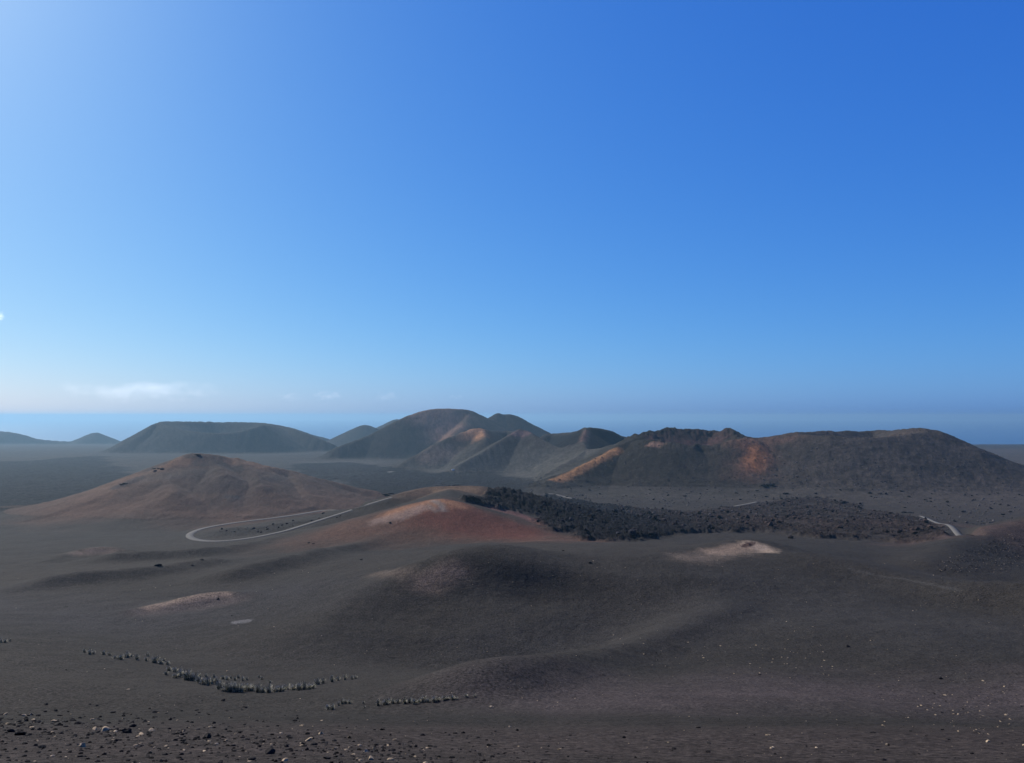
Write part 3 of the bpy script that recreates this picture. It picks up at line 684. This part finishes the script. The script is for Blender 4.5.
def field(pxs, pys, w0, w1, palep, power=2.5, seed=1, dark=(.010,.009,.009), pale=(.22,.17,.115)):
    rr_ = np.random.default_rng(seed); p = put(np.stack([pxs, pys], 1)); n = len(p)
    w = w0+(w1-w0)*rr_.random(n)**power; s = w*p[:, 1]/F
    pl = rr_.random(n) < palep
    c = np.where(pl[:, None], np.array(pale)[None]*rr_.uniform(.6, 1.2, (n, 1)), np.array(dark)[None]*rr_.uniform(.6, 1.8, (n, 1)))
    q = p.copy(); q[:, 2] += ZC+s*.08; return q, s, c
rr2 = np.random.default_rng(21)
n = 26000; fx = rr2.uniform(-30, 1054, n); fy = 700+68*rr2.random(n)**.8
dens = np.clip((640-fx)/500, .10, 1)*np.clip((fy-702-fx*.02)/18, .1, 1); band = np.exp(-((fy-(726+fx*.07))/11)**2)
keep = rr2.random(n) < .62*dens*(.35+.65*band); A1 = field(fx[keep], fy[keep], .8, 6.0, .08, 4.2, 3)
n = 15000; fx = rr2.uniform(-10, 1040, n); fy = rr2.uniform(560, 760, n)
cl_ = fbm(fx, fy, 60, 3, 80)+np.exp(-((fx-960)/70)**2-((fy-712)/22)**2)*1.2+np.exp(-((fx-760)/80)**2-((fy-655)/22)**2)*.5+(fx-500)/1600
keep = rr2.random(n) < np.clip(cl_, 0.10, 1)*.8; A2 = field(fx[keep], fy[keep], .55, 1.7, .35, 3.0, 4)
n = 1500; fx = rr2.uniform(935, 1040, n); fy = rr2.uniform(522, 572, n); keep = fy > 566-(fx-930)*.42
A3 = field(fx[keep], fy[keep], .7, 1.9, .35, 2, 5, pale=(.13,.105,.085))
debris('gravel', np.vstack([A1[0], A2[0], A3[0]]), np.concatenate([A1[1], A2[1], A3[1]]), np.vstack([A1[2], A2[2], A3[2]]), M_A, .65, 1, 9)
# loose blocks over the lava field
def in_lava(P, n, seed):
    rg = np.random.default_rng(seed); lo, hi = P.min(0), P.max(0)
    x = rg.uniform(lo[0]-15, hi[0]+15, n); y = rg.uniform(lo[1]-15, hi[1]+15, n)
    lv = masks(x, y)[0]; k = rg.random(n) < np.clip(lv*1.2+.02, 0, 1)*np.where(lv > .05, 1, .25)
    return x[k], y[k]
x1, y1 = in_lava(LAVA[0], 10000, 31); x2, y2 = in_lava(LAVA[1], 1500, 32)
x = np.concatenate([x1, x2]); y = np.concatenate([y1, y2]); rd_ = masks(x, y)[2]; k = rd_ > 2; x, y = x[k], y[k]
zb = Hfull(x, y); n = len(x); s = (.5+4.4*rr2.random(n)**6)*np.where(y > 0, 1, 1); s[-min(n, 900):] *= .6
rust = smooth(60, 170, x+fbm(x, y, 50, 3, 90)*80); c = np.array([.013,.0125,.015])[None]*(1-rust[:, None])+np.array([.024,.017,.015])[None]*rust[:, None]
c = c*rr2.uniform(.5, 1.9, (n, 1)); debris('lava_rubble', np.stack([x, y, zb+ZC+s*.12], 1), s, c, M_A, .95, 1, 12)
# sparse stones over the far apron
n = 16000; x = rr2.uniform(20, 900, n); y = rr2.uniform(640, 1300, n)
k = (x/y < .75) & (fbm(x, y, 90, 3, 95)+.25 > rr2.uniform(-.1, .8, n)); x, y = x[k], y[k]; zb = Hfull(x, y); n = len(x)
s = .6+2.6*rr2.random(n)**4; c = np.array([.05,.044,.042])[None]*rr2.uniform(.5, 1.8, (n, 1))
debris('cinder_blocks', np.stack([x, y, zb+ZC+s*.1], 1), s, c, M_A, .8, 1, 13)
print('stones', time.time()-T0)

# ------------------------------------------------------------------ grass tussocks
def tussock_mesh(seed):
    r = np.random.default_rng(seed); V = []; Fq = []; col = []
    n = 260
    for i in range(n):
        a = r.uniform(0, 6.283); lean = r.uniform(0, 1)**.9*1.0; L = r.uniform(.35, 1.1)*(1-.2*lean); w = r.uniform(.016, .036)
        bx, by = .28*r.random()**.5*math.cos(a+r.normal(0, .5)), .28*r.random()**.5*math.sin(a+r.normal(0, .5))
        dx, dy = math.cos(a), math.sin(a); sx, sy = -dy, dx; t0 = np.array([.05,.055,.035]) if r.random() < .55 else np.array([.42,.38,.29]); t0 = t0*r.uniform(.7, 1.3)
        k0 = len(V); seg = 4; px, pz, ang = 0., -.05, .5*math.pi-lean*.35
        for j in range(seg+1):
            ww = w*(1-j/seg*.85); V.append((bx+dx*px-sx*ww, by+dy*px-sy*ww, pz)); V.append((bx+dx*px+sx*ww, by+dy*px+sy*ww, pz))
            cc = t0*(1+.25*j/seg); col += [cc, cc]
            px += L/seg*math.cos(ang); pz += L/seg*math.sin(ang); ang -= lean*.33+r.uniform(0, .08)
        for j in range(seg): Fq.append([k0+2*j, k0+2*j+1, k0+2*j+3, k0+2*j+2])
    return mesh_from('grass_tussock', V, Fq, M_T, False, np.array(col))
M_T = attr_mat('dry tussock grass', .8)
TM = [tussock_mesh(s) for s in range(4)]
ROW1 = [(84.3,652.5,4),(89.8,654.3,5),(93.4,654,4),(103.7,654.6,5),(109.5,655.4,4),(115.4,658.7,5),(120.5,659.5,6),(127,657.6,6),(131.5,657,4),(137,660,6),(147.6,656.4,4),(146,661,5),(154.6,662.7,6),(160.8,663.9,6),(167.4,664.6,5),(158,660,4),(163.7,661,4)]
ROW2 = [(168.8,670.5,5),(166,674.8,5),(174.7,672,6),(175.4,678,8),(180,677,8),(183,676,6),(187,680,9),(191,680.5,8),(195,681,8),(199,683,8),(203,685,9),(207.6,685.5,9),(211.5,684,7),(216.4,684,8),(219.5,689,9),(224,691.5,10),(229,692,10),(234.4,692,10),(240,692,10),(246.9,691,9),(251.6,691,9),(258,692.6,9),(262.8,692.8,9),(268.8,692.8,10),(275.8,692,9),(281,691.5,9),(287,689.5,8),(293.8,690,9),(298.8,690.5,9),(303.5,689.8,8),(308.5,689.5,8),(312.5,688.5,7),(317.5,684.5,6),(323,683.5,6),(332,682,7),(338,680.5,5),(345,680,6),(352,679.5,4),(355.5,678.5,4),
        (214,677.5,4),(223,679,4),(227,680,4),(231,678.5,4),(235,680.5,4),(238.5,678,4),(243,681,4),(247,680,3.5),(259,677.5,4),(262,679.5,3.5),(270,683,3.5),(200,676,3.5),(206,677,3.5)]
ROW3 = [(328.3,709,6),(332.5,709.5,6),(338.6,705.5,5),(342.4,704,5),(345.7,703.4,4),(349.5,703.6,4),(363.5,703.6,3),(364.5,708,3),(378,705.6,6),(385.6,704.4,6),(389.8,702,5),(393,703.5,5),(398.4,703,5),(404.7,703.4,6),(409.7,702.5,6),(414.7,704,7),(419.7,702.5,5),(423.8,701.5,6),(428,702,6),(434.6,702,6),(438.3,701,5),(444.3,700.3,5),(447,699.3,5),(452.6,699.5,5),(456.5,699.3,4),(466,697,4),(474.5,696.8,4)]
ROW4 = [(1,642.5,4),(5,642.5,4),(10,641.5,3)]
for row, lab, grp in ((ROW1, 'small grey-green grass tussock in the thin left end of the long curved row', 'tussocks in the thin left end of the long row'),
                      (ROW2, 'shaggy grey grass tussock in the dense middle and right part of the long curved row', 'tussocks in the dense part of the long row'),
                      (ROW3, 'grey grass tussock in the short lower row just above the near slope', 'tussocks in the short lower row'),
                      (ROW4, 'tiny grass tussock at the left edge above the long row', 'tussocks at the left edge')):
    P = put([(a, b) for a, b, c in row])
    for (a, b, h), p in zip(row, P):
        s = h*p[1]/F*1.18; o = link('grass_tussock', random.choice(TM), label=lab, category='grass tussock', group=grp)
        o.location = (p[0], p[1], p[2]+ZC-.02); k_ = random.uniform(.52, .95); o.scale = (s*k_, s*k_*random.uniform(.8, 1.2), s*random.uniform(.6, 1.05)); o.rotation_euler = (0, 0, random.uniform(0, 6.28))

# ------------------------------------------------------------------ small white van far off
def box(V, Fq, x0, x1, y0, y1, z0, z1, tx=0):
    k = len(V); V += [(x0, y0, z0), (x1, y0, z0), (x1, y1, z0), (x0, y1, z0), (x0+tx, y0+.1, z1), (x1-tx, y0+.1, z1), (x1-tx, y1-.1, z1), (x0+tx, y1-.1, z1)]
    Fq += [[k, k+3, k+2, k+1], [k+4, k+5, k+6, k+7], [k, k+1, k+5, k+4], [k+1, k+2, k+6, k+5], [k+2, k+3, k+7, k+6], [k+3, k, k+4, k+7]]
p = put([(453, 470.5)])[0]
e = bpy.data.objects.new('van', None); C.objects.link(e); e.location = (p[0], p[1], p[2]+ZC+.2); e['label'] = 'tiny white vehicle on the dark plain at the foot of the far cones'; e['category'] = 'van'
mw = plain_mat('white paint', (.8, .8, .8), .35); mk = plain_mat('dark glass', (.03, .035, .04), .1); mt = plain_mat('tyre', (.03, .03, .03), .8)
V = []; Fq = []; box(V, Fq, -2.6, 2.6, -1, 1, .4, 1.5); box(V, Fq, -2.5, 1.9, -.97, .97, 1.503, 2.6, .25); link('body', mesh_from('body', V, Fq, mw, False), e)
for sy in (-1, 1):
    V = []; Fq = []; box(V, Fq, -1.6, 1.5, sy*.99-.03, sy*.99+.03, 1.7, 2.3, .1); link('window', mesh_from('window', V, Fq, mk, False), e)
for sx in (-1.7, 1.7):
    for sy in (-.95, .95):
        V = []; Fq = []; nn = 16
        for j in range(nn):
            a = j/nn*6.283; V += [(sx+.38*math.cos(a), sy-.12, .38+.38*math.sin(a)), (sx+.38*math.cos(a), sy+.12, .38+.38*math.sin(a))]
        Fq = [[2*j, 2*j+1, (2*j+3) % (2*nn), (2*j+2) % (2*nn)] for j in range(nn)]
        V += [(sx, sy-.12, .38), (sx, sy+.12, .38)]
        Fq += [[2*nn+q, 4*j+q, (4*j+2) % (2*nn)+q, (4*j+4) % (2*nn)+q] for j in range(nn//2) for q in (0, 1)]
        link('wheel', mesh_from('wheel', V, Fq, mt, True), e)
e.rotation_euler = (0, 0, .3)
# surf breaking off the coast
p = at(986, 443.4, 7900); V = []; Fq = []; rg = np.random.default_rng(8)
for i in range(60):
    cx = p[0]+rg.normal(0, 16)+(60*rg.random() if i > 45 else 0); cy = 7800+rg.normal(0, 60); w_, h_ = rg.uniform(3, 10), rg.uniform(1, 5); k = len(V)
    V += [(cx-w_, cy-8, .2), (cx+w_, cy-8, .2), (cx+w_*.6, cy, h_), (cx-w_*.6, cy, h_), (cx-w_, cy+8, .2), (cx+w_, cy+8, .2)]; Fq += [[k, k+1, k+2, k+3], [k+3, k+2, k+5, k+4]]
link('surf', mesh_from('surf', V, Fq, plain_mat('sea foam', (.85, .87, .9), .6), False), kind='stuff')

# ------------------------------------------------------------------ clouds
def cloud(px, py, wpx, hpx, dens, label, seed, D=16000, group=None):
    c = at(px, py, D); w = wpx*D/F/2; h = hpx*D/F/2
    V, Fi = ico(4); V = V*np.array([w, w*.45, h]); me = mesh_from('cloud', V, Fi, None) if False else None
    m = bpy.data.materials.new('cloud vapour'); m.use_nodes = True; nt = m.node_tree; nt.nodes.clear(); L = nt.links.new
    out = N(nt, 'ShaderNodeOutputMaterial'); pv = N(nt, 'ShaderNodeVolumePrincipled'); pv.inputs['Color'].default_value = (.97, .98, 1, 1); pv.inputs['Anisotropy'].default_value = .6
    tc = N(nt, 'ShaderNodeTexCoord'); n = N(nt, 'ShaderNodeTexNoise', Scale=1.0/(h*1.1), Detail=7.0, Roughness=.68)
    mp = N(nt, 'ShaderNodeMapping'); mp.inputs['Location'].default_value = (seed*97., seed*31., 0); mp.inputs['Scale'].default_value = (.6, .6, 1)
    L(tc.outputs['Object'], mp.inputs['Vector']); L(mp.outputs[0], n.inputs['Vector'])
    nm = N(nt, 'ShaderNodeVectorMath', operation='MULTIPLY'); L(tc.outputs['Object'], nm.inputs[0]); nm.inputs[1].default_value = (1/w, 1/(w*.45), 1/h)
    ln = N(nt, 'ShaderNodeVectorMath', operation='LENGTH'); L(nm.outputs[0], ln.inputs[0])
    # density = clamp(noise*2.2 - .75 - radius^1.5*.9)
    a = N(nt, 'ShaderNodeMath', operation='MULTIPLY_ADD'); L(n.outputs['Fac'], a.inputs[0]); a.inputs[1].default_value = 4.2; a.inputs[2].default_value = -1.6
    pw = N(nt, 'ShaderNodeMath', operation='POWER'); L(ln.outputs['Value'], pw.inputs[0]); pw.inputs[1].default_value = 1.6
    s = N(nt, 'ShaderNodeMath', operation='SUBTRACT', use_clamp=True); L(a.outputs[0], s.inputs[0]); L(pw.outputs[0], s.inputs[1])
    d = N(nt, 'ShaderNodeMath', operation='MULTIPLY'); L(s.outputs[0], d.inputs[0]); d.inputs[1].default_value = dens; L(d.outputs[0], pv.inputs['Density']); L(pv.outputs[0], out.inputs['Volume'])
    me = mesh_from('cloud', V, Fi, m); o = link('cloud', me, label=label, category='cloud')
    if group: o['group'] = group
    o.location = (c[0], c[1], c[2]+ZC)
cloud(140, 391, 210, 26, .00034, 'long thin white cloud low over the flat topped crater at left', 1)
cloud(290, 397, 34, 10, 0.0009, 'faint small cloud left of the other one above the saddle between hills', 2)
cloud(327, 395.5, 42, 11, 0.0012, 'small faint cloud above the gap left of the big volcano', 3)
cloud(385, 396, 34, 13, 0.0010, 'small faint puff of cloud just left above the big volcano', 4)
cloud(456, 396, 20, 9, 0.0009, 'tiny faint cloud right above the summit of the big volcano', 5)
cloud(-5, 315, 26, 24, .007, 'small bright white cloud high at the left edge of the sky', 6, 14000)

# ------------------------------------------------------------------ haze
def haze():
    R = 53500; z0, z1 = -62, ZC+50
    V = [(-R, -R, z0), (R, -R, z0), (R, R, z0), (-R, R, z0), (-R, -R, z1), (R, -R, z1), (R, R, z1), (-R, R, z1)]
    Fq = [[0, 3, 2, 1], [4, 5, 6, 7], [0, 1, 5, 4], [1, 2, 6, 5], [2, 3, 7, 6], [3, 0, 4, 7]]
    m = bpy.data.materials.new('sea haze'); m.use_nodes = True; nt = m.node_tree; nt.nodes.clear()
    out = N(nt, 'ShaderNodeOutputMaterial'); pv = N(nt, 'ShaderNodeVolumePrincipled')
    pv.inputs['Color'].default_value = HAZE_COL+(1,); pv.inputs['Density'].default_value = HAZE_D; pv.inputs['Anisotropy'].default_value = HAZE_G
    nt.links.new(pv.outputs[0], out.inputs['Volume']); link('haze', mesh_from('haze', V, Fq, m, False), kind='stuff')
HAZE_COL = (.25, .43, .58); HAZE_D = .62e-4; HAZE_G = .38
haze()

# ------------------------------------------------------------------ camera, sun, sky
cam = bpy.data.cameras.new('camera'); co = bpy.data.objects.new('camera', cam); C.objects.link(co); SC.camera = co
cam.sensor_fit = 'HORIZONTAL'; cam.sensor_width = 36; cam.lens = 36*F/W; cam.clip_end = 200000; cam.clip_start = .1
co.location = (0, 0, ZC); co.rotation_euler = (math.pi/2+PITCH, 0, 0)
sl = bpy.data.lights.new('sun', 'SUN'); sl.energy = 5.0; sl.angle = math.radians(.53); sl.color = (1, .95, .87)
so = bpy.data.objects.new('sun', sl); C.objects.link(so); so.location = (0, 0, 900)
from mathutils import Vector
sd = Vector((math.sin(SUN_AZ)*math.cos(SUN_EL), math.cos(SUN_AZ)*math.cos(SUN_EL), math.sin(SUN_EL)))
so.rotation_euler = sd.to_track_quat('Z', 'Y').to_euler()
w = bpy.data.worlds.new('World'); SC.world = w; w.use_nodes = True; nt = w.node_tree
sky = N(nt, 'ShaderNodeTexSky', sky_type='NISHITA', sun_disc=False); sky.sun_elevation = SUN_EL; sky.sun_rotation = SUN_AZ
sky.altitude = 1500; sky.air_density = 1.0; sky.dust_density = 3.0; sky.ozone_density = 4.0
bg = nt.nodes['Background']; BG = .1; EXPO = .6; bg.inputs['Strength'].default_value = BG
# colour response of the sky, per channel: gain * value ** gamma
sep = N(nt, 'ShaderNodeSeparateColor'); com = N(nt, 'ShaderNodeCombineColor'); nt.links.new(sky.outputs[0], sep.inputs[0])
for i, (gm, gn) in enumerate(((1.25, -3.50), (.872, -2.345), (.402, -.981))):
    p_ = N(nt, 'ShaderNodeMath', operation='POWER'); nt.links.new(sep.outputs[i], p_.inputs[0]); p_.inputs[1].default_value = gm
    q_ = N(nt, 'ShaderNodeMath', operation='MULTIPLY'); nt.links.new(p_.outputs[0], q_.inputs[0]); q_.inputs[1].default_value = math.exp(gn)/BG/2**EXPO
    nt.links.new(q_.outputs[0], com.inputs[i])
nt.links.new(com.outputs[0], bg.inputs['Color'])
vs = SC.view_settings; vs.view_transform = 'Standard'; vs.look = 'None'; vs.exposure = EXPO; vs.gamma = 1
SC.cycles.volume_max_steps = 128; SC.cycles.volume_bounces = 2
print('done', time.time()-T0)
